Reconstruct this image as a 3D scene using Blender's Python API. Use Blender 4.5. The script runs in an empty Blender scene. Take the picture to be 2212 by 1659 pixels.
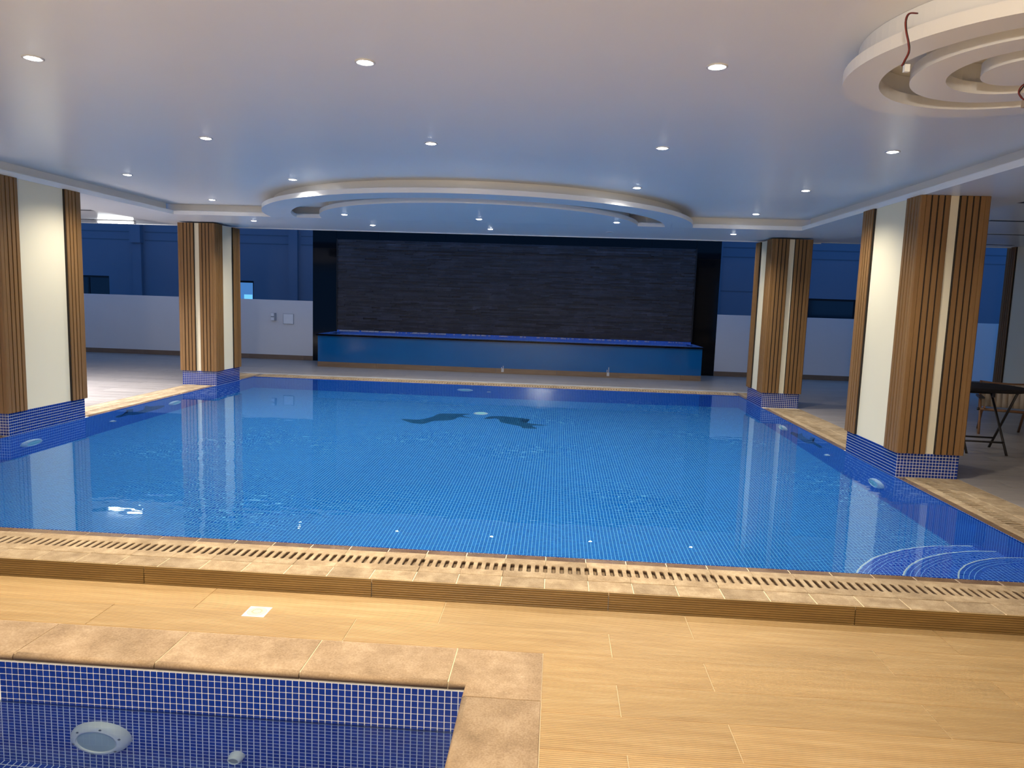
import bpy, bmesh, math, random
from math import pi, sin, cos, hypot, atan2, sqrt
from mathutils import Vector, Matrix
random.seed(7)
S = bpy.context.scene
COL = S.collection

# ------------------------------------------------------------------ camera
F_PX, PITCH, ROLL, YAW, CAM_Z = 1534.8, -0.11666, 0.03268, 0.06055, 1.427
cam = bpy.data.cameras.new('camera'); cam.sensor_width = 36.0; cam.lens = F_PX / 2212 * 36.0
cam.clip_start = 0.05; cam.clip_end = 300
co = bpy.data.objects.new('camera', cam); COL.objects.link(co)
fwd = Vector((-sin(YAW) * cos(PITCH), cos(YAW) * cos(PITCH), sin(PITCH)))
rgt = Vector((cos(YAW), sin(YAW), 0)); upv = rgt.cross(fwd)
r2 = cos(ROLL) * rgt + sin(ROLL) * upv; u2 = -sin(ROLL) * rgt + cos(ROLL) * upv
M = Matrix((r2, u2, -fwd)).transposed().to_4x4(); M.translation = (0, 0, CAM_Z)
co.matrix_world = M; S.camera = co

# ------------------------------------------------------------------ world, exposure
W = bpy.data.worlds.new('dusk_sky'); S.world = W; W.use_nodes = True
bg = W.node_tree.nodes['Background']
bg.inputs[0].default_value = (0.055, 0.20, 0.55, 1); bg.inputs[1].default_value = 0.85
S.view_settings.view_transform = 'Standard'; S.view_settings.look = 'None'
S.view_settings.gamma = 1.0; S.view_settings.exposure = 0.58
S.view_settings.use_curve_mapping = False
S.cycles.max_bounces = 10; S.cycles.transmission_bounces = 8; S.cycles.glossy_bounces = 4
S.cycles.diffuse_bounces = 4; S.cycles.sample_clamp_indirect = 6.0

# ------------------------------------------------------------------ main measures (metres; z = 0 is the pool deck)
XL, XR = -5.135, 3.021          # pool sides
YN, YF = 3.887, 11.755          # pool near and far edge
WZ = -0.008                     # water level
LZ = -0.098                     # lower floor
YRISE = 3.430
ZSOF, ZTRAY, ZGAL = 2.42, 2.565, 2.585
YTRAY, YSOF, YEDGE = 9.314, 11.33, 12.62
YB = 15.037                     # low wall / black wall
TP = 0.0271                     # mosaic pitch

P_COOL, P_WARM = 116.0, 40.0
COOL, WARM = (1.0, 0.94, 0.82), (1.0, 0.78, 0.46)

def lamp(name, loc, power, color, size=0.04, spot=142, blend=0.85, caustic=True):
    l = bpy.data.lights.new(name, 'SPOT'); l.energy = power; l.color = color
    l.shadow_soft_size = size; l.spot_size = math.radians(spot); l.spot_blend = blend
    l.cycles.is_caustics_light = caustic
    o = bpy.data.objects.new(name, l); o.location = loc; COL.objects.link(o); return o

GX = (-4.38, -2.69, -0.99, 0.71, 2.32)
TRAY_LIGHTS = [  # (x, y, label)
 (-2.69, 3.585, 'lit recessed downlight in the nearest row on ceiling, at its left end'),
 (-0.99, 3.585, 'lit recessed downlight in the nearest row on ceiling, the middle one of three'),
 (0.71, 3.585, 'lit recessed downlight in the nearest row on ceiling, beside the round corner medallion'),
 (-2.685, 5.35, 'lit recessed downlight in the second row of four, its leftmost'),
 (-0.985, 5.38, 'lit recessed downlight in the second row of four, second from the left'),
 (0.712, 5.385, 'lit recessed downlight in the second row of four, second from the right'),
 (2.325, 5.36, 'lit recessed downlight in the second row of four, its rightmost'),
 (-4.385, 7.10, 'lit recessed downlight in the third row, its far left one near the tray edge'),
 (-2.705, 7.16, 'lit recessed downlight just left of the rim of large half-round medallion'),
 (0.726, 7.19, 'lit recessed downlight just right of the rim of large half-round medallion'),
 (2.32, 7.13, 'lit recessed downlight in the third row, its far right one near the tray edge'),
 (-4.385, 8.87, 'lit recessed downlight in the left back corner of the ceiling tray'),
 (2.347, 8.95, 'lit recessed downlight in the right back corner of the ceiling tray')]
DISC_LIGHTS = [
 (-2.679, 8.82, 'lit recessed downlight in the half-round medallion disc, the left one'),
 (-1.017, 8.94, 'lit recessed downlight in the half-round medallion disc, the middle one'),
 (0.675, 8.91, 'lit recessed downlight in the half-round medallion disc, the right one')]
def zs_at(y): return ZSOF if y < YTRAY else ZSOF + 0.035 * (y - YTRAY) / (YSOF - YTRAY)
SOF_LIGHTS = [
 (-4.33, 9.97, 1, 'lit recessed downlight in back soffit beside the far left pillar'),
 (-2.68, 10.18, 1, 'lit recessed downlight in back soffit, left of its centre'),
 (-1.01, 10.33, 1, 'lit recessed downlight in back soffit above the middle of stone wall'),
 (0.69, 10.33, 0, 'dark unlit recessed downlight in back soffit right of its centre'),
 (2.36, 10.08, 1, 'lit recessed downlight in back soffit beside the far right pillar')]
for x, y, _ in TRAY_LIGHTS:
    near = y < 4
    lamp('downlight_lamp', (x, y, ZTRAY - .012), P_COOL * (1.15 if near else 1), (1, .88, .68) if near else COOL)
for x, y, _ in DISC_LIGHTS: lamp('downlight_lamp', (x, y, ZSOF - .012), P_COOL, COOL)
for x, y, on, _ in SOF_LIGHTS:
    if on: lamp('downlight_lamp', (x, y, zs_at(y) - .012), P_COOL * .8, COOL)
BACK_LIGHTS = [(-4.3, 11.66), (-2.6, 11.66), (-.97, 11.66), (.7, 11.66), (2.38, 11.66)]
for x, y in BACK_LIGHTS: lamp('downlight_lamp', (x, y, ZGAL - .012), P_COOL * .45, COOL, spot=164, size=.035)
# warm lamps of the room behind the camera
for x, y, k in [(-2.7, 1.75, .8), (-1.0, 1.75, 1.2), (.7, 1.75, .25), (-2.7, 0, 1.1), (-1.0, 0, 1.1), (-1.8, -1.8, 1.6)]:
    lamp('rear_downlight_lamp', (x, y, ZTRAY - .012), P_WARM * k, WARM, spot=150)
al = bpy.data.lights.new('gallery_tube_lamp', 'AREA'); al.shape = 'RECTANGLE'; al.size = .7; al.size_y = .06; al.energy = 115; al.spread = math.radians(125); al.color = (.95, .95, 1)
for x, y in ((-7.3, 6.6), (-7.3, 8.9)):
    ao = bpy.data.objects.new('gallery_tube_lamp', al); ao.location = (x, y, 2.54); COL.objects.link(ao)

pl = bpy.data.lights.new('rear_fill_lamp', 'POINT'); pl.energy = 215; pl.color = (1, .90, .77); pl.shadow_soft_size = .15; pl.cycles.is_caustics_light = True  # added unseen fill, brightens the near ceiling and kids' pool wall
po = bpy.data.objects.new('rear_fill_lamp', pl); po.location = (-.6, -1.6, 2.05); COL.objects.link(po)

# ------------------------------------------------------------------ helpers
def tag(o, label=None, cat=None, group=None, kind=None):
    if label: o['label'] = label
    if cat: o['category'] = cat
    if group: o['group'] = group
    if kind: o['kind'] = kind
    return o
def thing(name, label, cat, loc=(0, 0, 0), rz=0, group=None):
    o = bpy.data.objects.new(name, None); o.location = loc; o.rotation_euler = (0, 0, rz)
    o.empty_display_size = .05; COL.objects.link(o); return tag(o, label, cat, group)
class MB:
    """collects shapes; build() links them as one mesh object"""
    def __init__(s): s.v = []; s.f = []; s.uv = []; s.sm = []
    def quad(s, pts, uv=None, smooth=False):
        n = len(s.v); s.v += [tuple(p) for p in pts]; s.f.append(tuple(range(n, n + len(pts))))
        s.uv.append(uv or [(0, 0)] * len(pts)); s.sm.append(smooth); return s
    def box(s, x0, x1, y0, y1, z0, z1, ch=0, skip=''):
        c = ch
        if c:
            n = len(s.v)
            s.v += [(x0, y0, z0), (x1, y0, z0), (x1, y1, z0), (x0, y1, z0),
                    (x0, y0, z1 - c), (x1, y0, z1 - c), (x1, y1, z1 - c), (x0, y1, z1 - c),
                    (x0 + c, y0 + c, z1), (x1 - c, y0 + c, z1), (x1 - c, y1 - c, z1), (x0 + c, y1 - c, z1)]
            F = [(3, 2, 1, 0), (0, 1, 5, 4), (1, 2, 6, 5), (2, 3, 7, 6), (3, 0, 4, 7), (4, 5, 9, 8), (5, 6, 10, 9), (6, 7, 11, 10), (7, 4, 8, 11), (8, 9, 10, 11)]
        else:
            n = len(s.v)
            s.v += [(x0, y0, z0), (x1, y0, z0), (x1, y1, z0), (x0, y1, z0), (x0, y0, z1), (x1, y0, z1), (x1, y1, z1), (x0, y1, z1)]
            F = [(3, 2, 1, 0), (0, 1, 5, 4), (1, 2, 6, 5), (2, 3, 7, 6), (3, 0, 4, 7), (4, 5, 6, 7)]
        for f in F: s.f.append(tuple(n + i for i in f)); s.uv.append([(0, 0)] * 4); s.sm.append(False)
        return s
    def tube(s, pts, r, n=8, smooth=True, r1=None):
        pts = [Vector(p) for p in pts]; N = len(s.v); k = len(pts); prev = None
        for i, p in enumerate(pts):
            d = (pts[min(i + 1, k - 1)] - pts[max(i - 1, 0)]).normalized()
            a = d.cross(Vector((0, 0, 1)))
            if a.length < .05: a = d.cross(Vector((0, 1, 0)))
            a.normalize()
            if prev is not None and a.dot(prev) < 0: a = -a
            prev = a; b = d.cross(a)
            rr = r if r1 is None else r + (r1 - r) * i / (k - 1)
            for j in range(n):
                t = 2 * pi * j / n; s.v.append(tuple(p + a * rr * cos(t) + b * rr * sin(t)))
        for i in range(k - 1):
            for j in range(n):
                q = (N + i * n + j, N + i * n + (j + 1) % n, N + (i + 1) * n + (j + 1) % n, N + (i + 1) * n + j)
                s.f.append(q); s.uv.append([(0, 0)] * 4); s.sm.append(smooth)
        s.f.append(tuple(N + j for j in reversed(range(n)))); s.uv.append([(0, 0)] * n); s.sm.append(False)
        s.f.append(tuple(N + (k - 1) * n + j for j in range(n))); s.uv.append([(0, 0)] * n); s.sm.append(False)
        return s
    def lathe(s, prof, n=40, smooth=True, c=(0, 0), ax='z'):
        """prof: (r, h) points"""
        N = len(s.v); m = len(prof)
        for j in range(n):
            t = 2 * pi * j / n
            for r, h in prof: s.v.append((c[0] + r * cos(t), c[1] + r * sin(t), h))
        for j in range(n):
            for i in range(m - 1):
                a = N + j * m + i; b = N + ((j + 1) % n) * m + i
                s.f.append((a, b, b + 1, a + 1)); s.uv.append([(0, 0)] * 4); s.sm.append(smooth)
        return s
    def prism(s, poly, z0, z1, smooth_side=False):
        n = len(poly); N = len(s.v)
        s.v += [(x, y, z0) for x, y in poly] + [(x, y, z1) for x, y in poly]
        s.f.append(tuple(N + i for i in reversed(range(n)))); s.uv.append([(0, 0)] * n); s.sm.append(False)
        s.f.append(tuple(N + n + i for i in range(n))); s.uv.append([(0, 0)] * n); s.sm.append(False)
        for i in range(n):
            j = (i + 1) % n
            s.f.append((N + i, N + j, N + n + j, N + n + i)); s.uv.append([(0, 0)] * 4); s.sm.append(smooth_side)
        return s
    def mesh(s, name, mat):
        me = bpy.data.meshes.new(name); me.from_pydata(s.v, [], s.f)
        for p, sm in zip(me.polygons, s.sm): p.use_smooth = sm
        u = me.uv_layers.new(name='metres'); k = 0
        for p, uvs in zip(me.polygons, s.uv):
            for li, q in zip(p.loop_indices, uvs): u.data[li].uv = q
        me.materials.append(mat); me.update(); return me
    def build(s, name, mat, parent=None, loc=(0, 0, 0), rz=0, kind=None):
        return put(name, s.mesh(name, mat), parent, loc, rz, kind)
def put(name, me, parent=None, loc=(0, 0, 0), rz=0, kind=None):
    o = bpy.data.objects.new(name, me); o.location = loc; o.rotation_euler = (0, 0, rz); COL.objects.link(o)
    if parent: o.parent = parent
    if kind: o['kind'] = kind
    return o
def struct(name, mb, mat): return mb.build(name, mat, kind='structure')

# ------------------------------------------------------------------ materials
class NT:
    def __init__(s, name):
        s.m = bpy.data.materials.new(name); s.m.use_nodes = True; s.t = s.m.node_tree; s.t.nodes.clear()
        s.out = s.n('ShaderNodeOutputMaterial')
    def n(s, t, **kw):
        x = s.t.nodes.new(t)
        for k, v in kw.items():
            if k.startswith('i_'):
                key = k[2:]; x.inputs[int(key) if key.isdigit() else key.replace('_', ' ')].default_value = v
            else: setattr(x, k, v)
        return x
    def l(s, a, b): s.t.links.new(a, b)
    def math(s, op, a, b=None, c=None):
        x = s.n('ShaderNodeMath', operation=op)
        for i, q in enumerate((a, b, c)):
            if q is None: continue
            if isinstance(q, (int, float)): x.inputs[i].default_value = q
            else: s.l(q, x.inputs[i])
        return x.outputs[0]
    def mix(s, f, a, b):
        x = s.n('ShaderNodeMix', data_type='RGBA')
        for i, q in ((0, f), (6, a), (7, b)):
            if isinstance(q, (int, float, tuple)): x.inputs[i].default_value = (*q, 1) if isinstance(q, tuple) and len(q) == 3 else q
            else: s.l(q, x.inputs[i])
        return x.outputs[2]
    def coord(s, kind='Object', scale=(1, 1, 1), rnd=0.0):
        tc = s.n('ShaderNodeTexCoord'); mp = s.n('ShaderNodeMapping'); mp.inputs['Scale'].default_value = scale
        s.l(tc.outputs[kind], mp.inputs[0])
        if rnd:
            oi = s.n('ShaderNodeObjectInfo'); vm = s.n('ShaderNodeVectorMath', operation='SCALE'); vm.inputs[0].default_value = (rnd, rnd * 1.7, rnd * .6)
            s.l(oi.outputs['Random'], vm.inputs['Scale']); s.l(vm.outputs[0], mp.inputs['Location'])
        return mp.outputs[0]
    def noise(s, vec, scale, detail=3, rough=.5):
        x = s.n('ShaderNodeTexNoise'); x.inputs['Scale'].default_value = scale; x.inputs['Detail'].default_value = detail; x.inputs['Roughness'].default_value = rough
        s.l(vec, x.inputs['Vector']); return x.outputs[0]
    def ramp(s, f, stops):
        x = s.n('ShaderNodeValToRGB'); e = x.color_ramp.elements
        while len(e) < len(stops): e.new(.5)
        for q, (p, c) in zip(e, stops): q.position = p; q.color = (*c, 1) if len(c) == 3 else c
        s.l(f, x.inputs[0]); return x.outputs[0]
    def bump(s, h, strength, dist=.001):
        x = s.n('ShaderNodeBump'); x.inputs['Strength'].default_value = strength; x.inputs['Distance'].default_value = dist
        s.l(h, x.inputs['Height']); return x.outputs[0]
    def bsdf(s, color, rough=.5, normal=None, spec=.5, metal=0, coat=0, emis=None, es=0):
        x = s.n('ShaderNodeBsdfPrincipled')
        if isinstance(color, tuple): x.inputs['Base Color'].default_value = (*color, 1)
        else: s.l(color, x.inputs['Base Color'])
        if isinstance(rough, (int, float)): x.inputs['Roughness'].default_value = rough
        else: s.l(rough, x.inputs['Roughness'])
        x.inputs['Specular IOR Level'].default_value = spec; x.inputs['Metallic'].default_value = metal
        x.inputs['Coat Weight'].default_value = coat
        if normal is not None: s.l(normal, x.inputs['Normal'])
        if emis: x.inputs['Emission Color'].default_value = (*emis, 1); x.inputs['Emission Strength'].default_value = es
        s.l(x.outputs[0], s.out.inputs[0]); return s.m

def plain(name, c, rough=.6, var=.06, scale=6, spec=.5, metal=0, bump=.0, bscale=200):
    t = NT(name); v = t.coord(); f = t.noise(v, scale, 4)
    col = t.mix(f, tuple(max(0, q * (1 - var)) for q in c), tuple(min(1, q * (1 + var)) for q in c))
    nb = t.bump(t.noise(v, bscale, 2), bump, .002) if bump else None
    return t.bsdf(col, rough, nb, spec, metal)

def mosaic_mat(name, tile, tile2, grout, rough=.12, g=.13, var=.5, bump=.6):
    t = NT(name); tc = t.n('ShaderNodeTexCoord'); mp = t.n('ShaderNodeMapping'); mp.inputs['Scale'].default_value = (1 / TP, 1 / TP, 1)
    t.l(tc.outputs['UV'], mp.inputs[0]); sp = t.n('ShaderNodeSeparateXYZ'); t.l(mp.outputs[0], sp.inputs[0])
    ms = []; cells = []
    for a in (0, 1):
        fr = t.math('FRACT', sp.outputs[a]); d = t.math('ABSOLUTE', t.math('SUBTRACT', fr, .5))
        ms.append(t.math('GREATER_THAN', d, .5 - g / 2)); cells.append(t.math('FLOOR', sp.outputs[a]))
    mask = t.math('MAXIMUM', *ms)
    cb = t.n('ShaderNodeCombineXYZ'); t.l(cells[0], cb.inputs[0]); t.l(cells[1], cb.inputs[1])
    wn = t.n('ShaderNodeTexWhiteNoise', noise_dimensions='2D'); t.l(cb.outputs[0], wn.inputs['Vector'])
    col = t.mix(wn.outputs['Value'], tile, tile2)
    col = t.mix(mask, col, grout)
    rg = t.math('MULTIPLY_ADD', mask, .5, rough)
    return t.bsdf(col, rg, t.bump(t.math('SUBTRACT', 1.0, mask), bump, .0015))

def wood_tile(name, c1, c2, c3, ridge=True, rough=.5, ridge_pitch=.0085, bump=.5, groove=.12, vert=False):
    """wood-look ceramic plank with fine ridges along its length (local x)"""
    t = NT(name); v = t.coord(scale=(14, 14, .8) if vert else (1.2, 14, 14), rnd=9.0)
    n1 = t.noise(v, 2.2, 5, .6); v2 = t.coord(scale=(5, 5, .4) if vert else (.8, 5, 5), rnd=5.0); n2 = t.noise(v2, 1.5, 3)
    col = t.ramp(n1, [(.3, c1), (.55, c2), (.75, c3)])
    oi = t.n('ShaderNodeObjectInfo'); k = t.math('MULTIPLY_ADD', oi.outputs['Random'], .16, .92)
    k = t.math('MULTIPLY', k, t.math('MULTIPLY_ADD', n2, .3, .85))
    h = t.noise(t.coord(scale=(1, 30, 30)), 6, 3)
    if ridge:
        tc = t.n('ShaderNodeTexCoord'); sp = t.n('ShaderNodeSeparateXYZ'); t.l(tc.outputs['Object'], sp.inputs[0])
        yz = t.math('ADD', sp.outputs[1], sp.outputs[2])
        w = t.math('SINE', t.math('MULTIPLY', yz, 2 * pi / ridge_pitch))
        h = t.math('MULTIPLY_ADD', h, .35, w)
        k = t.math('MULTIPLY', k, t.math('MULTIPLY_ADD', w, groove, 1 - groove))
    hs = t.n('ShaderNodeHueSaturation'); t.l(col, hs.inputs['Color']); t.l(k, hs.inputs['Value'])
    return t.bsdf(hs.outputs[0], rough, t.bump(h, bump, .0012), .4)

def sandstone(name, c1, c2, c3, rough=.75, sc=7, wet=False, stain=0, fine=.25):
    t = NT(name); v = t.coord(rnd=7.0); n1 = t.noise(v, sc, 6, .65); n2 = t.noise(v, sc * 18, 2, .6); n3 = t.noise(v, sc * .45, 2)
    f = t.math('ADD', t.math('MULTIPLY_ADD', n2, fine, t.math('MULTIPLY', n1, .8)), .125 - fine / 2)
    col = t.ramp(f, [(.32, c1), (.5, c2), (.68, c3)])
    sp = t.math('GREATER_THAN', t.noise(v, sc * 9, 3, .8), .72)
    col = t.mix(t.math('MULTIPLY', sp, .35), col, (.85, .78, .62))
    if stain:
        tc = t.n('ShaderNodeTexCoord'); sz = t.n('ShaderNodeSeparateXYZ'); t.l(tc.outputs['Object'], sz.inputs[0])
        mk = t.math('MINIMUM', t.math('MAXIMUM', t.math('MULTIPLY', t.math('ADD', t.math('MULTIPLY', sz.outputs[2], -1), t.math('MULTIPLY_ADD', n1, .012 if stain > .006 else .003, -stain)), 60.0 if stain > .006 else 400.0), 0.0), 1.0)
        col = t.mix(mk, col, (.10, .06, .035))
    oi = t.n('ShaderNodeObjectInfo'); hs = t.n('ShaderNodeHueSaturation'); t.l(col, hs.inputs['Color'])
    t.l(t.math('MULTIPLY', t.math('MULTIPLY_ADD', oi.outputs['Random'], .22, .9), t.math('MULTIPLY_ADD', n3, .35, .82)), hs.inputs['Value'])
    return t.bsdf(hs.outputs[0], .18 if wet else rough, t.bump(t.math('ADD', n1, n2), .25, .004))

m_ceil = plain('ceiling_paint', (.84, .84, .84), .30, .02, 2, spec=.5)
m_wall = plain('wall_paint', (.66, .66, .68), .6, .04, 1.5)
m_outer = plain('outer_wall_paint', (.165, .19, .25), .8, .1, .8)
m_cream = plain('cream_paint', (.80, .72, .53), .55, .03, 2, bump=.05)
m_black = plain('black_granite', (.003, .003, .004), .07, .3, 3, spec=.2)
m_bluepanel = plain('blue_panel', (.002, .095, .32), .12, .15, 1.2)
m_slot = plain('dark_slot', (.006, .006, .007), .6)
m_joint = plain('dark_joint', (.10, .12, .16), .6)
m_frame = plain('lamp_frame', (.6, .6, .6), .35, spec=.6)
m_white = plain('white_plastic', (.78, .80, .82), .35)
m_greyp = plain('grey_plastic', (.30, .33, .37), .4)
m_lens = plain('frosted_lens', (.45, .56, .60), .3)
m_lens2 = plain('mint_lens', (.50, .86, .78), .4)
m_iron = plain('dark_table_metal', (.022, .017, .016), .45)
m_weave = plain('woven_table_top', (.022, .020, .022), .85, .3, 60, spec=.15, bump=.5, bscale=160)
m_canvas = plain('beige_canvas', (.42, .34, .26), .85, .06, 12, bump=.2)
m_cwood = plain('chair_wood', (.20, .095, .045), .5, .25, 14)
m_wire_r = plain('red_wire', (.16, .012, .010), .5)
m_wire_b = plain('black_wire', (.01, .009, .009), .5)
m_grout = plain('pale_grout', (.84, .70, .48), .9, .12, 18)
m_grout_w = plain('white_grout', (.86, .84, .80), .85, .05, 10)
m_deckgrout = plain('deck_grout', (.40, .40, .40), .9, .1, 5)
m_trough = plain('drain_trough', (.22, .15, .085), .8, .4, 9)
m_under = plain('concrete_underside', (.25, .25, .25), .9)
m_scale = plain('lime_scale', (.45, .47, .52), .9, .3, 30)
m_skirt = wood_tile('brown_skirting_tile', (.17, .11, .075), (.20, .135, .09), (.24, .165, .11), ridge=False, rough=.45)
m_lowplank = wood_tile('tan_plank_tile', (.46, .29, .125), (.53, .35, .16), (.60, .415, .21), ridge_pitch=.0105, rough=.5, bump=.9, groove=.13)
m_riser = wood_tile('riser_plank_tile', (.23, .135, .04), (.275, .165, .05), (.32, .20, .068), ridge_pitch=.0118, rough=.45, bump=1.0, groove=.25)  # brown tile, darkened further to put the step face's shade into the colour
m_deck = wood_tile('grey_plank_tile', (.30, .265, .24), (.36, .32, .29), (.42, .375, .34), ridge_pitch=.009, rough=.30, bump=.25)
m_slat = wood_tile('teak_slat', (.200, .100, .034), (.230, .120, .042), (.260, .142, .055), ridge=False, rough=.5, bump=.1, vert=True)
m_slatback = plain('dark_slat_backing', (.012, .006, .003), .7)
m_coping = sandstone('sandstone_coping', (.235, .155, .085), (.335, .23, .135), (.44, .32, .205), stain=.010, fine=.5)
m_grate = sandstone('sandstone_grate', (.22, .150, .08), (.33, .235, .135), (.46, .35, .22), sc=11, stain=.0055, fine=.4)
m_nosing = sandstone('wet_brown_nosing', (.10, .060, .037), (.145, .09, .055), (.21, .14, .09), wet=True, sc=9)
m_tile_kid = plain('navy_glass_tile', (.003, .026, .24), .1, .5, 45)
m_pool = mosaic_mat('blue_pool_mosaic', (.001, .120, .45), (.001, .160, .55), (.32, .72, .92), g=.12)  # tile and grout colours carry the brightness and blue tint of lit water
m_poolwall = mosaic_mat('navy_pool_mosaic', (.003, .065, .48), (.004, .09, .58), (.34, .62, .95), g=.13)  # wall tiles lightened and grout tinted likewise for the water
m_kidwall = mosaic_mat('kids_pool_mosaic', (.004, .035, .32), (.008, .055, .42), (.80, .82, .90), g=.15)  # brighter than the dry tile, underwater light put into the colour
m_dolphin = mosaic_mat('dolphin_mosaic', (.002, .030, .12), (.004, .055, .17), (.05, .15, .30), g=.12)
m_dolphin2 = mosaic_mat('grey_dolphin_mosaic', (.004, .05, .14), (.01, .09, .20), (.06, .22, .36), g=.12)

def emis(name, c, s):
    t = NT(name); e = t.n('ShaderNodeEmission'); e.inputs[0].default_value = (*c, 1); e.inputs[1].default_value = s
    t.l(e.outputs[0], t.out.inputs[0]); return t.m
m_lamp = emis('lamp_glow', (1, .98, .95), 45)
m_tube = emis('tube_glow', (.95, 1, 1), 26)
m_litwin = emis('lit_window', (.10, .33, .85), .42)
m_litwin2 = emis('lit_window_bright', (.16, .55, 1.0), .8)

def water_mat(name, tint, amp, sc):
    t = NT(name); v = t.coord(); a = t.noise(t.coord(scale=(1, 1.6, 1)), sc * .6, 2, .5); b = t.noise(v, .55, 1)
    patch = t.math('SMOOTHSTEP', b, .42, .68) if False else t.math('MULTIPLY', t.math('MAXIMUM', t.math('SUBTRACT', b, .47), 0.0), 6.0)
    h = t.math('MULTIPLY', a, t.math('ADD', patch, .07))
    g = t.n('ShaderNodeBsdfGlass'); g.inputs['Color'].default_value = (*tint, 1); g.inputs['Roughness'].default_value = 0; g.inputs['IOR'].default_value = 1.333
    t.l(t.bump(h, 1.0, amp), g.inputs['Normal']); t.l(g.outputs[0], t.out.inputs[0]); return t.m
m_water = water_mat('pool_water', (.80, .95, 1.0), .0018, 7.0)
m_water2 = water_mat('kids_pool_water', (.80, .92, 1.0), .0045, 8.0)

# ------------------------------------------------------------------ structure: floors
def deck_hole_slab():
    m = MB()
    x0, x1, y0, y1 = -14, 12, YRISE + .006, YB + .3
    m.box(x0, XL - .46, y0, y1, -.4, -.0045); m.box(XR + .54, x1, y0, y1, -.4, -.0045)
    m.box(XL - .46, XR + .54, YF + .46, y1, -.4, -.0045)
    m.box(XL - .46, XL - .005, YN, YF, -.4, -.022); m.box(XR + .005, XR + .54, YN, YF, -.4, -.022)
    m.box(XL - .46, XR + .54, YF + .005, YF + .46, -.4, -.022)
    m.box(XL - .46, XR + .54, y0, YN - .005, -.4, -.022)
    return m
deck = struct('floor', deck_hole_slab(), m_deckgrout)
KX, KY, KIX, KIY = -.006, 2.943, -.309, 2.66
low = MB(); low.box(-9, 7.5, KY, YRISE + .006, -.5, LZ - .003); low.box(KX, 7.5, -4.5, KY, -.5, LZ - .003)
low.box(-9, -4.4, -4.5, KY, -.5, LZ - .003); low.box(-4.4, KX, -4.5, .6, -.5, LZ - .003)
lowfloor = struct('floor', low, m_grout)

PW, PL = .2235, 1.193
def plank_mesh(L, D, mat, th=.0045, gap=.003, name='plank'):
    m = MB(); m.box(gap / 2, L - gap / 2, gap / 2, D - gap / 2, 0, th, ch=.0012); return m.mesh(name, mat)
_pc = {}
def plank(parent, x, y, z, L, D, mat, name='plank'):
    k = (round(L, 3), round(D, 3), mat.name)
    if k not in _pc: _pc[k] = plank_mesh(L, D, mat, name=name)
    return put(name, _pc[k], parent, (x, y, z))
def row_cuts(x0, x1, off):
    xs = [x0]; k = math.ceil((x0 - off) / PL + .05)
    while off + k * PL < x1 - .05: xs.append(off + k * PL); k += 1
    return xs + [x1]
# lower floor, seen near the camera
rows = [(3.178, 3.428)] + [(3.178 - PW * (i + 1), 3.178 - PW * i) for i in range(9)]
for r, (ya, yb) in enumerate(rows):
    off = .688 if r % 2 == 0 else .296
    xa = -4.6 if ya > KY - .02 else KX + .002
    cuts = row_cuts(xa, 4.6, off)
    for a, b in zip(cuts, cuts[1:]): plank(lowfloor, a, ya, LZ - .004, b - a, yb - ya, m_lowplank)
# rest of the lower floor (behind and beside the view) as broad planks
rest = MB()
y = 3.178 - PW * 9
while y > -4.4:
    for x in [KX + PL * k for k in range(5)]: rest.box(x + .002, x + PL - .002, y - PW + .002, y - .002, LZ - .004, LZ + .0003)
    y -= PW
rest.build('plank_rows', m_lowplank, lowfloor, kind='stuff')
# riser planks of the step
x = -2.0902 - 1.2 * 4
while x < 6:
    m = MB(); m.box(.002, 1.198, -.012, 0, 0, .094, ch=.0015); put('riser_plank', m.mesh('riser_plank', m_riser), deck, (x, YRISE + .006, LZ)); x += 1.2
# deck planks: nearest / largest 300 as parts, the rest joined
cand = []
yy = YRISE; r = 0
while yy < YB - .02:
    y2 = min(yy + PW, YB)
    off = .3 + (.55 if r % 2 else 0)
    spans = []
    if yy < YF + .46 - .01: spans = [(-9.6, XL - .46), (XR + .54, 7.6)]
    else: spans = [(-12.0, 8.6)]
    for a0, b0 in spans:
        cuts = row_cuts(a0, b0, off)
        for a, b in zip(cuts, cuts[1:]): cand.append((a, yy, b - a, y2 - yy))
    yy = y2; r += 1
def vis(c):
    x, y, L, D = c; cx, cy = x + L / 2, y + D / 2
    px = (cx + cy * .06) / cy * 1534
    inside = -1106 < px < 1130 and not (cx < -5 and cy < 4.6)
    return (0 if inside else 1, cy * cy / L)
cand.sort(key=vis)
for c in cand[:290]: plank(deck, c[0], c[1], -.0045, c[2], c[3], m_deck)
rest = MB()
for x, y, L, D in cand[290:]: rest.box(x + .0015, x + L - .0015, y + .0015, y + D - .0015, -.0045, 0)
rest.build('plank_rows', m_deck, deck, kind='stuff')

# ------------------------------------------------------------------ structure: ceiling
BAND = .05
XG0, XG1, YC0 = -6.10, 3.98, -4.5
c = MB()
c.box(XL - .13, XR + .13, YC0, YTRAY + .15, ZTRAY, ZTRAY + .12)                # tray ceiling
struct('ceiling', c, m_ceil)
s_ = MB()
s_.box(XG0, XL, YC0, YTRAY, ZSOF + BAND - .05, ZSOF + BAND); s_.box(XG0, XL - .1, YC0, YTRAY, ZSOF + BAND, ZTRAY + .12)
s_.box(XR, XG1, YC0, YTRAY, ZSOF, ZSOF + BAND); s_.box(XR + .1, XG1, YC0, YTRAY, ZSOF + BAND, ZTRAY + .12)
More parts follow.
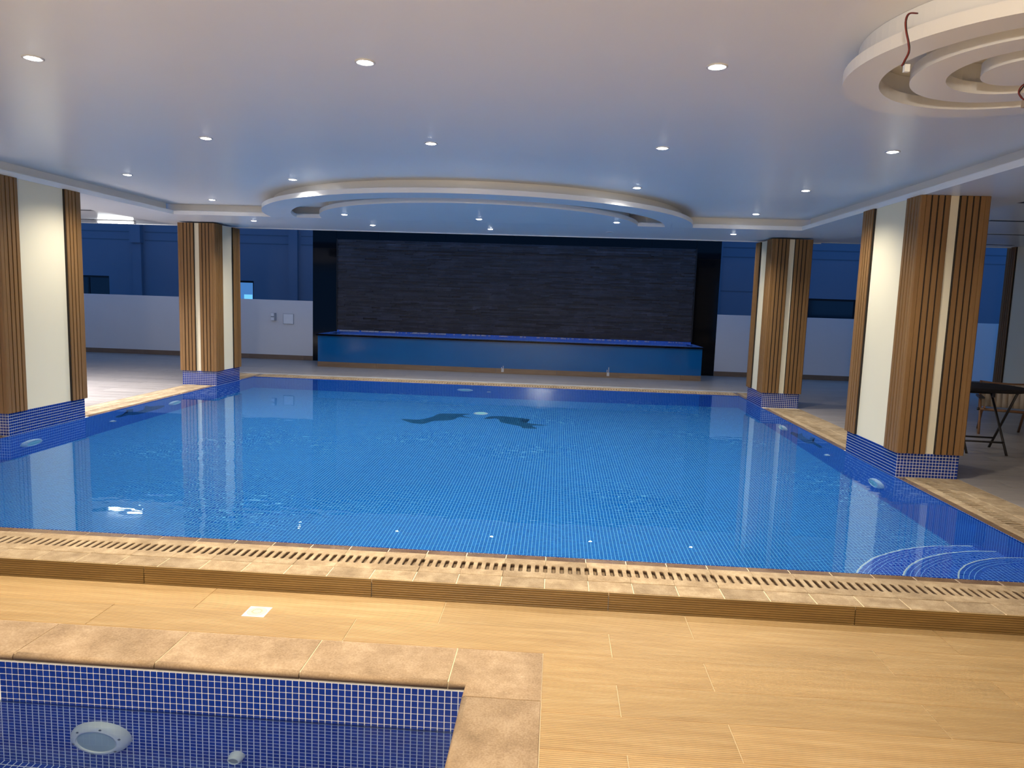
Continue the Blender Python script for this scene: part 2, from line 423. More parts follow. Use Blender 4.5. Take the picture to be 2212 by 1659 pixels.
# back soffit, rising by 3.5 cm to its free edge
za, zb = ZSOF, zs_at(YSOF)
n = len(s_.v)
s_.v += [(XG0, YTRAY, za), (XG1, YTRAY, za), (XG1, YSOF, zb), (XG0, YSOF, zb), (XG0, YTRAY, za + BAND), (XG1, YTRAY, za + BAND), (XG1, YSOF, ZTRAY + .12), (XG0, YSOF, ZTRAY + .12), (XG0, YTRAY + .12, za + BAND), (XG1, YTRAY + .12, za + BAND), (XG0, YTRAY + .12, ZTRAY + .12), (XG1, YTRAY + .12, ZTRAY + .12)]
for f in [(0, 3, 2, 1), (0, 1, 5, 4), (4, 5, 9, 8), (8, 9, 11, 10), (10, 11, 6, 7), (3, 7, 6, 2), (0, 4, 8, 10, 7, 3), (1, 2, 6, 11, 9, 5)]:
    s_.f.append(tuple(n + i for i in f)); s_.uv.append([(0, 0)] * len(f)); s_.sm.append(False)
struct('ceiling', s_, m_ceil)
g_ = MB()   # higher gallery ceiling around the soffit
g_.box(-14, XG0, YC0, YEDGE, ZGAL, ZGAL + .12); g_.box(XG1, 12, YC0, YEDGE, ZGAL, ZGAL + .12); g_.box(XG0, XG1, YSOF, YEDGE, ZGAL, ZGAL + .12)
g_.box(-14, 12, YEDGE - .02, YEDGE, ZGAL - .012, ZGAL)                        # drip edge
struct('ceiling', g_, m_ceil)
t_ = MB(); t_.box(XG0, XG1, YSOF, YSOF + .012, zb - .012, zb + .06)
struct('trim_1', t_, m_ceil)

# ceiling medallions -------------------------------------------------
def arc_ring(cx, cy, ao, bo, ai, bi, z0, z1, ycut=None, n=128):
    """flat ring (or disc when ai == 0) with vertical edges, cut off at y = ycut"""
    m = MB()
    if ycut is None: T = [2 * pi * k / n for k in range(n)]; closed = True
    else: T = None; closed = False
    def pts(a, b):
        if closed: return [(cx + a * cos(t), cy + b * sin(t)) for t in T]
        te = math.asin(min(1, (ycut - cy) / b)); return [(cx + a * cos(pi - te + (pi + 2 * te) * k / n), cy + b * sin(pi - te + (pi + 2 * te) * k / n)) for k in range(n + 1)]
    O = pts(ao, bo); I = pts(ai, bi) if ai else None
    k = len(O); rng = range(k) if closed else range(k - 1)
    for i in rng:
        j = (i + 1) % k
        m.quad([(*O[i], z0), (*O[j], z0), (*O[j], z1), (*O[i], z1)], smooth=True)
        if I:
            m.quad([(*I[j], z0), (*I[i], z0), (*I[i], z1), (*I[j], z1)], smooth=True)
            m.quad([(*O[j], z0), (*O[i], z0), (*I[i], z0), (*I[j], z0)]); m.quad([(*O[i], z1), (*O[j], z1), (*I[j], z1), (*I[i], z1)])
    if not I:
        m.quad([(x, y, z0) for x, y in reversed(O)]); m.quad([(x, y, z1) for x, y in O])
    return m
MX, MY = -1.075, 9.6
md = thing('ceiling_medallion', 'large white half-round stepped ceiling medallion reaching out from the back soffit', 'ceiling medallion', (MX, MY, ZSOF))
def rel(mb, dx, dy, dz):
    mb.v = [(x - dx, y - dy, z - dz) for x, y, z in mb.v]; return mb
yc = YTRAY - .002
rel(arc_ring(MX, MY, 2.75, 2.75, 2.41, 2.41, ZSOF, ZSOF + BAND, yc), MX, MY, ZSOF).build('outer_ring', m_ceil, md)
rel(arc_ring(MX, MY, 2.61, 2.61, 2.50, 2.50, ZSOF + BAND, ZTRAY - .001, yc), MX, MY, ZSOF).build('ring_upstand', m_ceil, md)
rel(arc_ring(MX, MY, 2.07, 2.07, 0, 0, ZSOF, ZSOF + BAND, yc), MX, MY, ZSOF).build('inner_disc', m_ceil, md)
rel(arc_ring(MX, MY, 1.96, 1.96, 0, 0, ZSOF + BAND, ZTRAY - .001, yc), MX, MY, ZSOF).build('disc_upstand', m_ceil, md)
CX, CY = 1.90, 3.145
md2 = thing('ceiling_medallion', 'round white ceiling medallion of concentric rings in upper right corner', 'ceiling medallion', (CX, CY, ZSOF))
for nm, ro, ri in (('outer_ring', .717, .57), ('middle_ring', .451, .314), ('centre_disc', .19, 0)):
    arc_ring(0, 0, ro, ro, ri, ri, 0, BAND, n=96).build(nm, m_ceil, md2)
    arc_ring(0, 0, ro - .055, ro - .055, ri + .04 if ri else 0, ri + .04 if ri else 0, BAND, ZTRAY - ZSOF - .001, n=96).build(nm + '_upstand', m_ceil, md2)

# fittings -----------------------------------------------------------
def downlight_parts():
    fr = MB(); fr.lathe([(.050, 0), (.050, -.004), (.046, -.006), (.036, -.004), (.034, .0), (.034, -.001)], 28)
    ln = MB(); ln.lathe([(.0001, -.009), (.024, -.008), (.034, -.0045)], 24)
    return fr.mesh('frame', m_frame), ln.mesh('lens', m_lamp)
me_fr, me_ln = downlight_parts()
me_off = MB().lathe([(.0001, -.0035), (.033, -.0035)], 24).mesh('lens', m_greyp)
def downlight(x, y, z, label, on=1, group='recessed downlights in the ceiling'):
    t = thing('recessed_downlight', label, 'downlight', (x, y, z - .0005), group=group)
    put('frame', me_fr, t); put('lens', me_ln if on else me_off, t)
for x, y, lb in TRAY_LIGHTS: downlight(x, y, ZTRAY, lb)
for x, y, lb in DISC_LIGHTS: downlight(x, y, ZSOF, lb)
for x, y, on, lb in SOF_LIGHTS: downlight(x, y, zs_at(y), lb, on)
for (x, y), w_ in zip(BACK_LIGHTS, ('leftmost of five', 'second of five from the left', 'middle one of five', 'second of five from the right', 'rightmost of five')):
    downlight(x, y, ZGAL, 'downlight seen only mirrored near the pool\'s near edge, ' + w_, group='downlights behind the back soffit')

def tube(x0, x1, y, label):
    t = thing('tube_light', label, 'ceiling light', ((x0 + x1) / 2, y, ZGAL)); h = (x1 - x0) / 2
    MB().box(-h, h, -.035, .035, -.022, -.0005).build('housing', m_white, t)
    MB().tube([(-h + .01, 0, -.038), (h - .01, 0, -.038)], .017, 12).build('lit_tube', m_tube, t)
    for s in (-1, 1): MB().box(s * h - .012, s * h + .012, -.02, .02, -.058, -.0222).build('end_cap', m_white, t)
    return t
tube(-7.98, -7.32, 12.02, 'glowing white fluorescent tube on ceiling of the left gallery')
def slot(x0, x1, y, label):
    t = thing('ceiling_vent', label, 'vent', ((x0 + x1) / 2, y, ZGAL), group='black slots in the gallery ceilings'); h = (x1 - x0) / 2
    MB().box(-h, h, -.055, .055, -.0022, -.0008).build('dark_opening', m_slot, t)
    for s in (-1, 1): MB().box(-h, h, s * .062 - .006, s * .062 + .006, -.003, -.0004).build('side_rail', m_ceil, t)
slot(-9.0, -7.12, 10.6, 'black linear slot in left gallery ceiling, the nearer of two')
slot(-9.5, -8.03, 12.02, 'black linear slot in left gallery ceiling, in line with the glowing tube')
slot(4.62, 7.2, 7.68, 'black linear slot in right gallery ceiling, nearest at the frame edge')
slot(5.19, 7.2, 9.17, 'black linear slot in right gallery ceiling, second from the camera')
slot(5.19, 8.2, 10.67, 'black linear slot in right gallery ceiling, third from the camera')
slot(5.19, 7.33, 12.2, 'black linear slot in right gallery ceiling, shortest and farthest')

# ------------------------------------------------------------------ back walls
XB0, XB1, ZW = -5.249, 3.305, 1.279
w = MB(); w.box(-14, XB0, YB, YB + .12, 0, ZW); struct('wall_left', w, m_wall)
w = MB(); w.box(XB1, 12, YB, YB + .12, 0, ZW); struct('wall_right', w, m_wall)
def skirting(name, x0, x1, y):
    b = MB().box(x0, x1, y - .004, y - .0005, .001, .099).build(name, m_deckgrout, kind='structure')
    x = x0
    while x < x1 - .02:
        L = min(PL, x1 - x); k = MB().box(.0015, L - .0015, -.008, 0, .001, .100, ch=.001); put('skirting_tile', k.mesh('skirting_tile', m_skirt), b, (x, y - .0042, 0)); x += PL
skirting('baseboard_left', -14 + .2, XB0, YB); skirting('baseboard_right', XB1, 11.9, YB)

# outer wall beyond the gap, lit by the evening sky
YO = 19.0
def outer_wall():
    m = MB(); wins = [(-13.9, -12.347, .9, 1.744), (-9.3, -8.27, .9, 1.73), (6.1, 7.70, .9, 1.735)]
    xs = [-22] + [q for w_ in wins for q in w_[:2]] + [20]
    for i in range(0, len(xs), 2): m.box(xs[i], xs[i + 1], YO, YO + .3, -.5, 6.5)
    for a, b, z0, z1 in wins: m.box(a, b, YO, YO + .3, -.5, z0); m.box(a, b, YO, YO + .3, z1, 6.5)
    return m
ow = struct('wall_back', outer_wall(), m_outer)
for x0, x1, z in [(-22, -11.62, 2.96), (-22, -11.62, 2.745), (-11.3, -7.3, 2.96), (-11.3, -7.3, 2.735), (-6.95, -2, 2.96), (-6.95, -2, 2.735), (3.5, 6.2, 2.98), (3.5, 18, 2.74), (6.2, 18, 2.96), (3.5, 6.2, 1.86)]:
    MB().box(x0, x1, YO - .006, YO, z - .012, z + .012).build('joint_line', m_joint, ow)
MB().box(-11.60, -11.36, YO - .10, YO, -.5, 6.5).build('pilaster', m_outer, ow)
MB().box(-11.64, -11.34, YO - .16, YO, 2.66, 3.3).build('pilaster_head', m_outer, ow)
MB().box(-7.26, -7.02, YO - .10, YO, -.5, 6.5).build('pilaster', m_outer, ow)
MB().box(3.35, 4.2, YO - .05, YO, -.5, 6.5).build('pilaster', m_outer, ow)
m_dglass = plain('dark_window_glass', (.004, .012, .02), .1)
for i, (a, b, z0, z1, lit) in enumerate([(-13.9, -12.347, .9, 1.744, 0), (-9.3, -8.27, .9, 1.73, 1), (6.1, 7.70, .9, 1.735, 0)]):
    fr = MB(); fr.box(a, b, YO + .06, YO + .10, z1 - .05, z1); fr.box(a, a + .05, YO + .06, YO + .10, z0, z1 - .05); fr.box(b - .05, b, YO + .06, YO + .10, z0, z1 - .05); fr.box(a + .05, b - .05, YO + .06, YO + .10, z0, z0 + .05)
    wo = fr.build('window_%d' % (i + 1), m_slot, kind='structure')
    if lit:
        MB().box(a + .05, b - .052, YO + .075, YO + .085, z0 + .05, z1 - .05).build('pane', m_litwin, wo)
        MB().box(b - .30, b - .07, YO + .068, YO + .074, z0 + .1, 1.36).build('lit_pane', m_litwin2, wo)
    else:
        MB().box(a + .05, b - .05, YO + .075, YO + .085, z0 + .05, z1 - .05).build('pane', m_dglass, wo)
        MB().box(a + (.35 if i == 2 else .9), a + (.40 if i == 2 else .95), YO + .06, YO + .074, z0 + .05, z1 - .05).build('mullion', m_slot, wo)
gr = MB(); gr.box(-22, 20, YB + .3, YO, -.6, -.5); struct('floor', gr, m_under)
# room ends behind the camera
for nm, xa in (('wall_left', -14.1), ('wall_right', 8.7)):
    e_ = MB(); e_.box(xa, xa + .1, -4.5, YEDGE, -.5, ZGAL); struct(nm, e_, m_cream)
e_ = MB(); e_.box(-9, 7.5, -4.6, -4.5, -.5, ZTRAY + .1); struct('wall_front', e_, m_cream)

# ------------------------------------------------------------------ black feature wall with stone cladding and basin
fw = thing('feature_wall', 'tall polished black granite wall framing a field of dark split stone', 'wall', (0, YB, 0))
fx = [XB0, -4.735, -3.835, -2.40, -.97, .454, 1.885, 2.80, XB1]
MB().box(XB0, XB1, .012, .30, 0, 3.6).build('wall_core', m_slot, fw)
SX0, SX1, SZ0, SZ1 = -4.70, 2.79, .69, 2.60
for i in range(len(fx) - 1):
    a, b = fx[i] + .002, fx[i + 1] - .002
    if 0 < i < len(fx) - 2: MB().box(a, b, 0, .012, SZ1 + .004, 3.6, ch=0).build('granite_panel', m_black, fw)
    else:
        MB().box(a, b, 0, .012, .0, 2.395).build('granite_panel', m_black, fw); MB().box(a, b, 0, .012, 2.40, 3.6).build('granite_panel', m_black, fw)
# split stone strips: narrower than three pixels each, so joined
t = NT('split_slate'); v = t.coord(); nn = t.noise(v, 3, 5, .7); n2 = t.noise(t.coord(scale=(3, 3, 22)), 4, 4, .7); gy = t.n('ShaderNodeNewGeometry')
wn = t.math('MULTIPLY_ADD', gy.outputs['Random Per Island'], .8, .45)
colr = t.ramp(t.math('MULTIPLY', t.math('MULTIPLY_ADD', nn, .7, t.math('MULTIPLY', n2, .3)), 1.0), [(.30, (.018, .019, .026)), (.55, (.036, .037, .050)), (.74, (.075, .077, .098))])
hs = t.n('ShaderNodeHueSaturation'); t.l(colr, hs.inputs['Color']); t.l(wn, hs.inputs['Value'])
m_slate = t.bsdf(hs.outputs[0], .55, t.bump(n2, .6, .006), .5)
st = MB(); z = SZ0; rr = 0
while z < SZ1 - .01:
    h = random.choice((.024, .03, .036)); h = min(h, SZ1 - z); x = SX0 - random.random() * .3
    while x < SX1:
        L = random.choice((.18, .3, .42, .55)); a, b = max(x, SX0), min(x + L, SX1)
        if b - a > .02:
            d = random.uniform(.012, .042); st.box(a, b - .001, -d, .011, z, z + h - .0008)
        x += L
    z += h
st.build('stone_strips', m_slate, fw, kind='stuff')
MB().box(SX0 - .02, SX0, -.045, .011, SZ0, SZ1 + .01).build('edge_trim', m_slot, fw); MB().box(SX1, SX1 + .02, -.045, .011, SZ0, SZ1 + .01).build('edge_trim', m_slot, fw)
pipe = MB(); pipe.box(SX0 + .35, SX1 - .25, -.062, -.044, 2.40, 2.414); pipe.build('spout_pipe', m_slot, fw)
lime = MB()
for k in range(150):
    u = random.random() ** 1.4; x = SX0 + .05 + u * 7.3; s = random.uniform(.006, .035) * (1.6 - u)
    lime.box(x, x + s * 1.8, -.058 - random.random() * .02, -.040, SZ0 - .028, SZ0 - .02 + s * .45)
lime.build('lime_crust', m_scale, fw, kind='stuff')

YP = 13.87; PX0, PX1, PZ = -4.739, 2.808, .648
bs = thing('fountain_basin', 'long low blue-fronted water basin with black rim below the stone wall', 'basin', (0, YP, 0))
MB().box(PX0, PX1, .0, .10, .1, PZ - .03).build('front_panel', m_bluepanel, bs)
b_ = MB(); b_.box(PX0, PX0 + .1, .1, YB - YP - .01, .0, PZ - .03); b_.box(PX1 - .1, PX1, .1, YB - YP - .01, .0, PZ - .03); b_.box(PX0 + .1, PX1 - .1, .1, .2, 0, PZ - .04); b_.build('side_walls', m_bluepanel, bs)
r_ = MB(); r_.box(PX0 - .03, PX1 + .03, -.035, .06, PZ - .03, PZ, ch=.004); r_.build('rim', m_black, bs)
q = MB()
def uvquad(m, p, ua, ub, va, vb): m.quad(p, [(ua, va), (ub, va), (ub, vb), (ua, vb)])
uvquad(q, [(PX0 - .03, .062, PZ + .001), (PX1 + .03, .062, PZ + .001), (PX1 + .03, .32, PZ + .001), (PX0 - .03, .32, PZ + .001)], PX0, PX1, 0, .26)
uvquad(q, [(PX0 + .1, .32, PZ + .001), (PX1 - .1, .32, PZ + .001), (PX1 - .1, .34, .40), (PX0 + .1, .34, .40)], PX0, PX1, 0, .25)
uvquad(q, [(PX0 - .03, .32, PZ + .001), (SX0 + .1, .32, PZ + .001), (SX0 + .1, YB - YP - .002, PZ + .001), (PX0 - .03, YB - YP - .002, PZ + .001)], 0, .16, 0, .8)
uvquad(q, [(SX1 - .1, .32, PZ + .001), (PX1 + .03, .32, PZ + .001), (PX1 + .03, YB - YP - .002, PZ + .001), (SX1 - .1, YB - YP - .002, PZ + .001)], 0, .16, 0, .8)
uvquad(q, [(PX0 + .1, .34, .5), (PX1 - .1, .34, .5), (PX1 - .1, YB - YP - .05, .5), (PX0 + .1, YB - YP - .05, .5)], PX0, PX1, 0, .8)
uvquad(q, [(SX0, YB - YP - .05, .45), (SX1, YB - YP - .05, .45), (SX1, YB - YP - .05, .69), (SX0, YB - YP - .05, .69)], 0, 7.5, 0, .24)
q.build('mosaic_lining', m_poolwall, bs)
x = PX0 - .004
while x < PX1:
    L = min(PL, PX1 + .004 - x); put('skirting_tile', MB().box(.0015, L - .0015, -.012, 0, .001, .100, ch=.001).mesh('skirting_tile', m_skirt), bs, (x, -.001, 0)); x += PL
for x, a in ((-1.06, .05), (1.0, .10)):
    l = MB(); l.box(x, x + .05, -.0155, -.0132, .03, .10)
    for d, hh in ((.0, a * .5), (.03, a)): l.prism([(x + d, -.004), (x + d + .012, -.004), (x + d + .006, -.001)], .1, .1 + hh)
    l.build('lime_streak', m_scale, bs)

# fittings on the left low wall
t = thing('wall_socket', 'small grey weatherproof socket box on the low white wall', 'socket', (-6.105, YB, .918))
MB().box(-.05, .052, -.04, -.0005, -.082, .082).build('body', m_greyp, t)
MB().box(-.045, .02, -.052, -.0405, .012, .078).build('flap', m_white, t); MB().box(-.045, .02, -.052, -.0405, -.078, -.012).build('flap', m_white, t)
t = thing('access_panel', 'square white inspection panel on the low white wall', 'panel', (-5.78, YB, .88))
MB().box(-.118, .118, -.012, -.0005, -.112, .112).build('frame', m_greyp, t)
MB().box(-.108, .106, -.02, -.0125, -.104, .104).build('cover', m_white, t)

# ------------------------------------------------------------------ columns
def mosaic_tiles(m, face, a0, a1, b0, b1, pos, th=.003, inset=.0028):
    """boxes of mosaic on a vertical face; face in '-y','+y','-x','+x'"""
    nx = max(1, round((a1 - a0) / TP)); nz = max(1, round((b1 - b0) / TP)); px = (a1 - a0) / nx; pz = (b1 - b0) / nz
    for i in range(nx):
        for j in range(nz):
            u0, u1, v0, v1 = a0 + i * px + inset, a0 + (i + 1) * px - inset, b0 + j * pz + inset, b0 + (j + 1) * pz - inset
            if face == '-y': m.box(u0, u1, pos - th, pos, v0, v1)
            elif face == '+y': m.box(u0, u1, pos, pos + th, v0, v1)
            elif face == '-x': m.box(pos - th, pos, u0, u1, v0, v1)
            else: m.box(pos, pos + th, u0, u1, v0, v1)
CW, MZ = .52, .217
slat_cache = {}
def slat_mesh(L, d=.038):
    if L not in slat_cache: slat_cache[L] = MB().box(-d / 2, d / 2, -.009, 0, 0, L).mesh('slat', m_slat)
    return slat_cache[L]
def column(x0, y0, dep, label, top, base=True, z0=MZ):
    x1, y1 = x0 + CW, y0 + dep
    t = thing('pillar', label, 'pillar', (x0, y0, 0), group='slatted pillars around the pool')
    MB().box(0, CW, 0, dep, z0, top).build('plastered_core', m_cream, t)
    if base:
        MB().box(.001, CW - .001, .001, dep - .001, -.02, z0 - .0005).build('grout_bed', m_grout_w, t)
        m = MB(); mosaic_tiles(m, '-y', 0, CW, 0, z0, 0); mosaic_tiles(m, '+y', 0, CW, 0, z0, dep); mosaic_tiles(m, '-x', 0, dep, 0, z0, 0); mosaic_tiles(m, '+x', 0, dep, 0, z0, CW)
        m.build('mosaic_tiles', m_tile_kid, t, kind='stuff')
    else: MB().box(-.02, CW + .02, -.02, dep + .02, 0, z0).build('plinth', m_cream, t)
    L = top - z0; sm = slat_mesh(round(L, 3)); B = .019; E = .022
    back = MB()
    for (w0, w1) in ((.0, .222), (CW - .222, CW)):
        back.box(w0, w1, -B, -.0005, z0, top); back.box(w0, w1, dep + .0005, dep + B, z0, top)
    for (w0, w1) in ((.0, .222), (dep - .222, dep)):
        back.box(-B, -.0005, w0, w1, z0, top); back.box(CW + .0005, CW + B, w0, w1, z0, top)
    back.build('slat_backing', m_slatback, t)
    for k in range(4):
        for p in (E + .018 + k * .052, CW - E - .018 - k * .052):
            put('slat', sm, t, (p, -B, z0)); put('slat', sm, t, (p, dep + B, z0), pi)
        for p in (E + .018 + k * .052, dep - E - .018 - k * .052):
            put('slat', sm, t, (-B, p, z0), -pi / 2); put('slat', sm, t, (CW + B, p, z0), pi / 2)
    for cx in (0, 1):
        for cy in (0, 1):
            a0, a1 = ((-.026, .018) if not cx else (CW - .018, CW + .026)); b0, b1 = ((-.026, .018) if not cy else (dep - .018, dep + .026))
            ch = .010; poly = [(a0 + (ch if not cx and not cy else 0), b0), (a1 - (ch if cx and not cy else 0), b0), (a1, b0 + (ch if cx and not cy else 0)), (a1, b1 - (ch if cx and cy else 0)), (a1 - (ch if cx and cy else 0), b1), (a0 + (ch if not cx and cy else 0), b1), (a0, b1 - (ch if not cx and cy else 0)), (a0, b0 + (ch if not cx and not cy else 0))]
            pp = []
            for q_ in poly:
                if not pp or hypot(q_[0] - pp[-1][0], q_[1] - pp[-1][1]) > 1e-6: pp.append(q_)
            if hypot(pp[0][0] - pp[-1][0], pp[0][1] - pp[-1][1]) < 1e-6: pp.pop()
            MB().prism(pp, z0, top).build('corner_post', m_slat, t)
    return t
column(XL - CW, 6.31, 1.09, 'wood-slatted cream pillar with blue mosaic foot, cut off by the left frame edge', ZSOF - .001)
column(XL - CW, 10.42, .80, 'smaller wood-slatted cream pillar with blue mosaic foot at the pool\'s far left corner', ZSOF + .0)
column(XR, 10.48, .80, 'smaller wood-slatted cream pillar with blue mosaic foot at the pool\'s far right corner', ZSOF + .0)
column(XR, 6.32, 1.09, 'large wood-slatted cream pillar with blue mosaic foot on the pool\'s right side', ZSOF - .001)
column(7.57, 11.6, 1.10, 'distant slatted pillar on pale plinth behind the round table', ZGAL - .001, base=False, z0=.30)

# ------------------------------------------------------------------ main pool
pool = thing('swimming_pool', 'large rectangular indoor swimming pool full of clear blue water', 'swimming pool', (0, 0, 0))
Z0F, Z1F = -.90, -1.30
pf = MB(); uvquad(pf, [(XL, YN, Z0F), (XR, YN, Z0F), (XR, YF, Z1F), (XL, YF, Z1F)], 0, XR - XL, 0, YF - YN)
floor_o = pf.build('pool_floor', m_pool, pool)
pw = MB(); D = YF - YN; WX = XR - XL; zt = -.002
uvquad(pw, [(XL, YF, -1.6), (XR, YF, -1.6), (XR, YF, zt), (XL, YF, zt)], 0, WX, -1.6, zt)
uvquad(pw, [(XL, YN, -1.6), (XL, YF, -1.6), (XL, YF, zt), (XL, YN, zt)], 0, D, -1.6, zt)
uvquad(pw, [(XR, YF, -1.6), (XR, YN, -1.6), (XR, YN, zt), (XR, YF, zt)], 0, D, -1.6, zt)
uvquad(pw, [(XR, YN, -1.6), (XL, YN, -1.6), (XL, YN, zt), (XR, YN, zt)], 0, WX, -1.6, zt)
wall_o = pw.build('pool_wall', m_poolwall, pool)
# ripple-free sheet, finely divided is not needed
wt = MB(); wt.quad([(XL, YN, WZ), (XR, YN, WZ), (XR, YF, WZ), (XL, YF, WZ)], smooth=True)
wo = wt.build('water', m_water, pool)
for o_ in (floor_o, wall_o): o_.cycles.is_caustics_receiver = True
wo.cycles.is_caustics_caster = True
# quarter-round entry steps in the near right corner
for k, (R, z) in enumerate(((1.23, -.70), (.96, -.50), (.68, -.30))):
    m = MB(); n = 40; Rm = R - TP * 4; Ri = R - .0055
    def pt(r, a): return (XR - r * sin(a), YN + r * cos(a))
    for i in range(n):
        a, b = pi / 2 * i / n, pi / 2 * (i + 1) / n
        m.quad([(*pt(R, a), z), (*pt(R, b), z), (*pt(Rm, b), z), (*pt(Rm, a), z)], [(a * R, R), (b * R, R), (b * R, Rm), (a * R, Rm)])
        m.quad([(*pt(Rm, a), z), (*pt(Rm, b), z), (XR, YN, z)], [pt(Rm, a), pt(Rm, b), (XR, YN)])
        m.quad([(*pt(R, b), z), (*pt(R, a), z), (*pt(R, a), -1.1), (*pt(R, b), -1.1)], [(b * R, 0), (a * R, 0), (a * R, -1.1 - z), (b * R, -1.1 - z)], smooth=True)
    so = m.build('pool_step', m_poolwall, pool); so.cycles.is_caustics_receiver = True
    nb = MB()
    for i in range(n):
        a, b = pi / 2 * i / n, pi / 2 * (i + 1) / n
        nb.quad([(*pt(R + .001, a), z + .001), (*pt(R + .001, b), z + .001), (*pt(R - .008, b), z + .001), (*pt(R - .008, a), z + .001)])
    nb.build('step_edge_line', m_grout_w, so).cycles.is_caustics_receiver = True
# dolphin pictures laid in the mosaic
def floor_z(y): return Z0F + (Z1F - Z0F) * (y - YN) / (YF - YN)
def tri_fill(name, pts3, uvs, mat, parent, label):
    bm = bmesh.new(); vs = [bm.verts.new(p) for p in pts3]; f = bm.faces.new(vs); bmesh.ops.triangulate(bm, faces=[f])
    uvl = bm.loops.layers.uv.new('metres'); idx = {v_: i for i, v_ in enumerate(vs)}
    for ff in bm.faces:
        for lp in ff.loops: lp[uvl].uv = uvs[idx[lp.vert]]
    me = bpy.data.meshes.new(name); bm.to_mesh(me); bm.free(); me.materials.append(mat); o = put(name, me, parent); o['label'] = label
    o.cycles.is_caustics_receiver = True; return o
def smooth_loop(p, n=4):
    out = []; k = len(p)
    for i in range(k):
        a, b, c_, d = (Vector(p[(i + j) % k]) for j in (-1, 0, 1, 2))
        for s in range(n):
            t = s / n; q_ = .5 * ((2 * b) + (c_ - a) * t + (2 * a - 5 * b + 4 * c_ - d) * t * t + (3 * b - a - 3 * c_ + d) * t ** 3); out.append((q_.x, q_.y))
    return out
d1 = [(-2.07, 9.48), (-1.91, 9.26), (-1.75, 9.2), (-1.67, 9.32), (-1.61, 9.46), (-1.4, 9.58), (-1.32, 9.84), (-1.13, 9.78), (-1.3, 9.97), (-1.2, 10.12), (-1.41, 10.1), (-1.64, 10.04), (-1.69, 9.78), (-1.83, 9.5)]
d2 = [(-0.98, 9.76), (-0.9, 9.88), (-0.77, 9.81), (-0.72, 9.6), (-0.58, 9.46), (-0.44, 9.36), (-0.39, 9.23), (-0.21, 9.25), (-0.28, 9.4), (-0.24, 9.47), (-0.06, 9.51), (-0.24, 9.56), (-0.41, 9.67), (-0.45, 9.84), (-0.30, 9.90), (-0.52, 9.99), (-0.72, 10.06), (-0.83, 10.04), (-0.92, 9.98)]
for d_, lb in ((d1, 'dark leaping dolphin mosaic facing left on the pool floor'), (d2, 'dark leaping dolphin mosaic facing right on the pool floor')):
    d_ = smooth_loop(d_, 3); tri_fill('dolphin_picture', [(x, y, floor_z(y) + .003) for x, y in d_], [(x - XL, y - YN) for x, y in d_], m_dolphin2, pool, lb)
dl = [(7.93, -.42), (7.99, -.51), (8.12, -.48), (8.3, -.62), (8.5, -.68), (8.6, -.67), (8.81, -.69), (8.94, -.65), (8.98, -.55), (8.81, -.42), (8.65, -.33), (8.54, -.20), (8.51, -.43), (8.3, -.43), (8.26, -.34), (8.28, -.20), (8.14, -.12), (8.19, -.25), (8.14, -.37), (7.99, -.36)]
dl_ = smooth_loop(dl, 3); tri_fill('dolphin_picture', [(XL + .003, y, z) for y, z in dl_], [(y - YN, z) for y, z in dl_], m_dolphin, pool, 'dark dolphin mosaic on the left pool wall')
dr = [(9.12, -.74), (9.0, -.73), (8.77, -.74), (8.5, -.70), (8.33, -.55), (8.12, -.55), (8.06, -.42), (8.3, -.39), (8.36, -.3), (8.28, -.15), (8.42, -.21), (8.45, -.42), (8.67, -.43), (8.72, -.28), (8.82, -.45), (9.07, -.55)]
dr_ = smooth_loop(dr, 3); tri_fill('dolphin_picture', [(XR - .003, y, z) for y, z in dr_], [(y - YN, z) for y, z in dr_], m_dolphin, pool, 'dark dolphin mosaic on the right pool wall')

# overflow grates, nosing and coping tiles
GP, GD = .2225, .257
def grate_mesh():
    cu = bpy.data.curves.new('g', 'CURVE'); cu.dimensions = '2D'; cu.fill_mode = 'BOTH'; cu.extrude = .0085; cu.bevel_depth = .0014; cu.bevel_resolution = 0
    g = .0016
    def poly(pts):
        s = cu.splines.new('POLY'); s.points.add(len(pts) - 1); s.use_cyclic_u = True
        for p_, q_ in zip(s.points, pts): p_.co = (q_[0], q_[1], 0, 1)
    n0, n1, nd = .072, .185, .0125   # half slots at both joints
    poly([(g, g), (GP - g, g), (GP - g, n0), (GP - nd, n0 + .008), (GP - nd, n1 - .008), (GP - g, n1), (GP - g, GD - g), (g, GD - g), (g, n1), (nd, n1 - .008), (nd, n0 + .008), (g, n0)])
    for k in range(4):
        cx = GP / 5 * (k + 1); r = .0122; pts = []
        for j in range(5): a = pi + pi * j / 4; pts.append((cx + r * cos(a), n0 + r + r * sin(a)))
        for j in range(5): a = pi * j / 4; pts.append((cx + r * cos(a), n1 - r + r * sin(a)))
        poly(pts)
    o = bpy.data.objects.new('g', cu); COL.objects.link(o)
    me = bpy.data.meshes.new_from_object(o, depsgraph=bpy.context.evaluated_depsgraph_get()); COL.objects.unlink(o); bpy.data.objects.remove(o); bpy.data.curves.remove(cu)
    me.name = 'overflow_grate'; me.materials.clear(); me.materials.append(m_grate); me.transform(Matrix.Translation((0, 0, -.0105))); return me
me_grate = grate_mesh()
me_nos = MB().box(.0012, GP - .0012, .001, .069, -.02, -.003, ch=.004).mesh('nosing_tile', m_nosing)
def cop_mesh(w_): return MB().box(.0015, GP - .0015, .0015, w_ - .0015, -.02, .0, ch=.003).mesh('coping_tile', m_grate)
me_c13, me_c21 = cop_mesh(.128), cop_mesh(.21)
gj = MB()  # pale joints and trough under the edge tiles
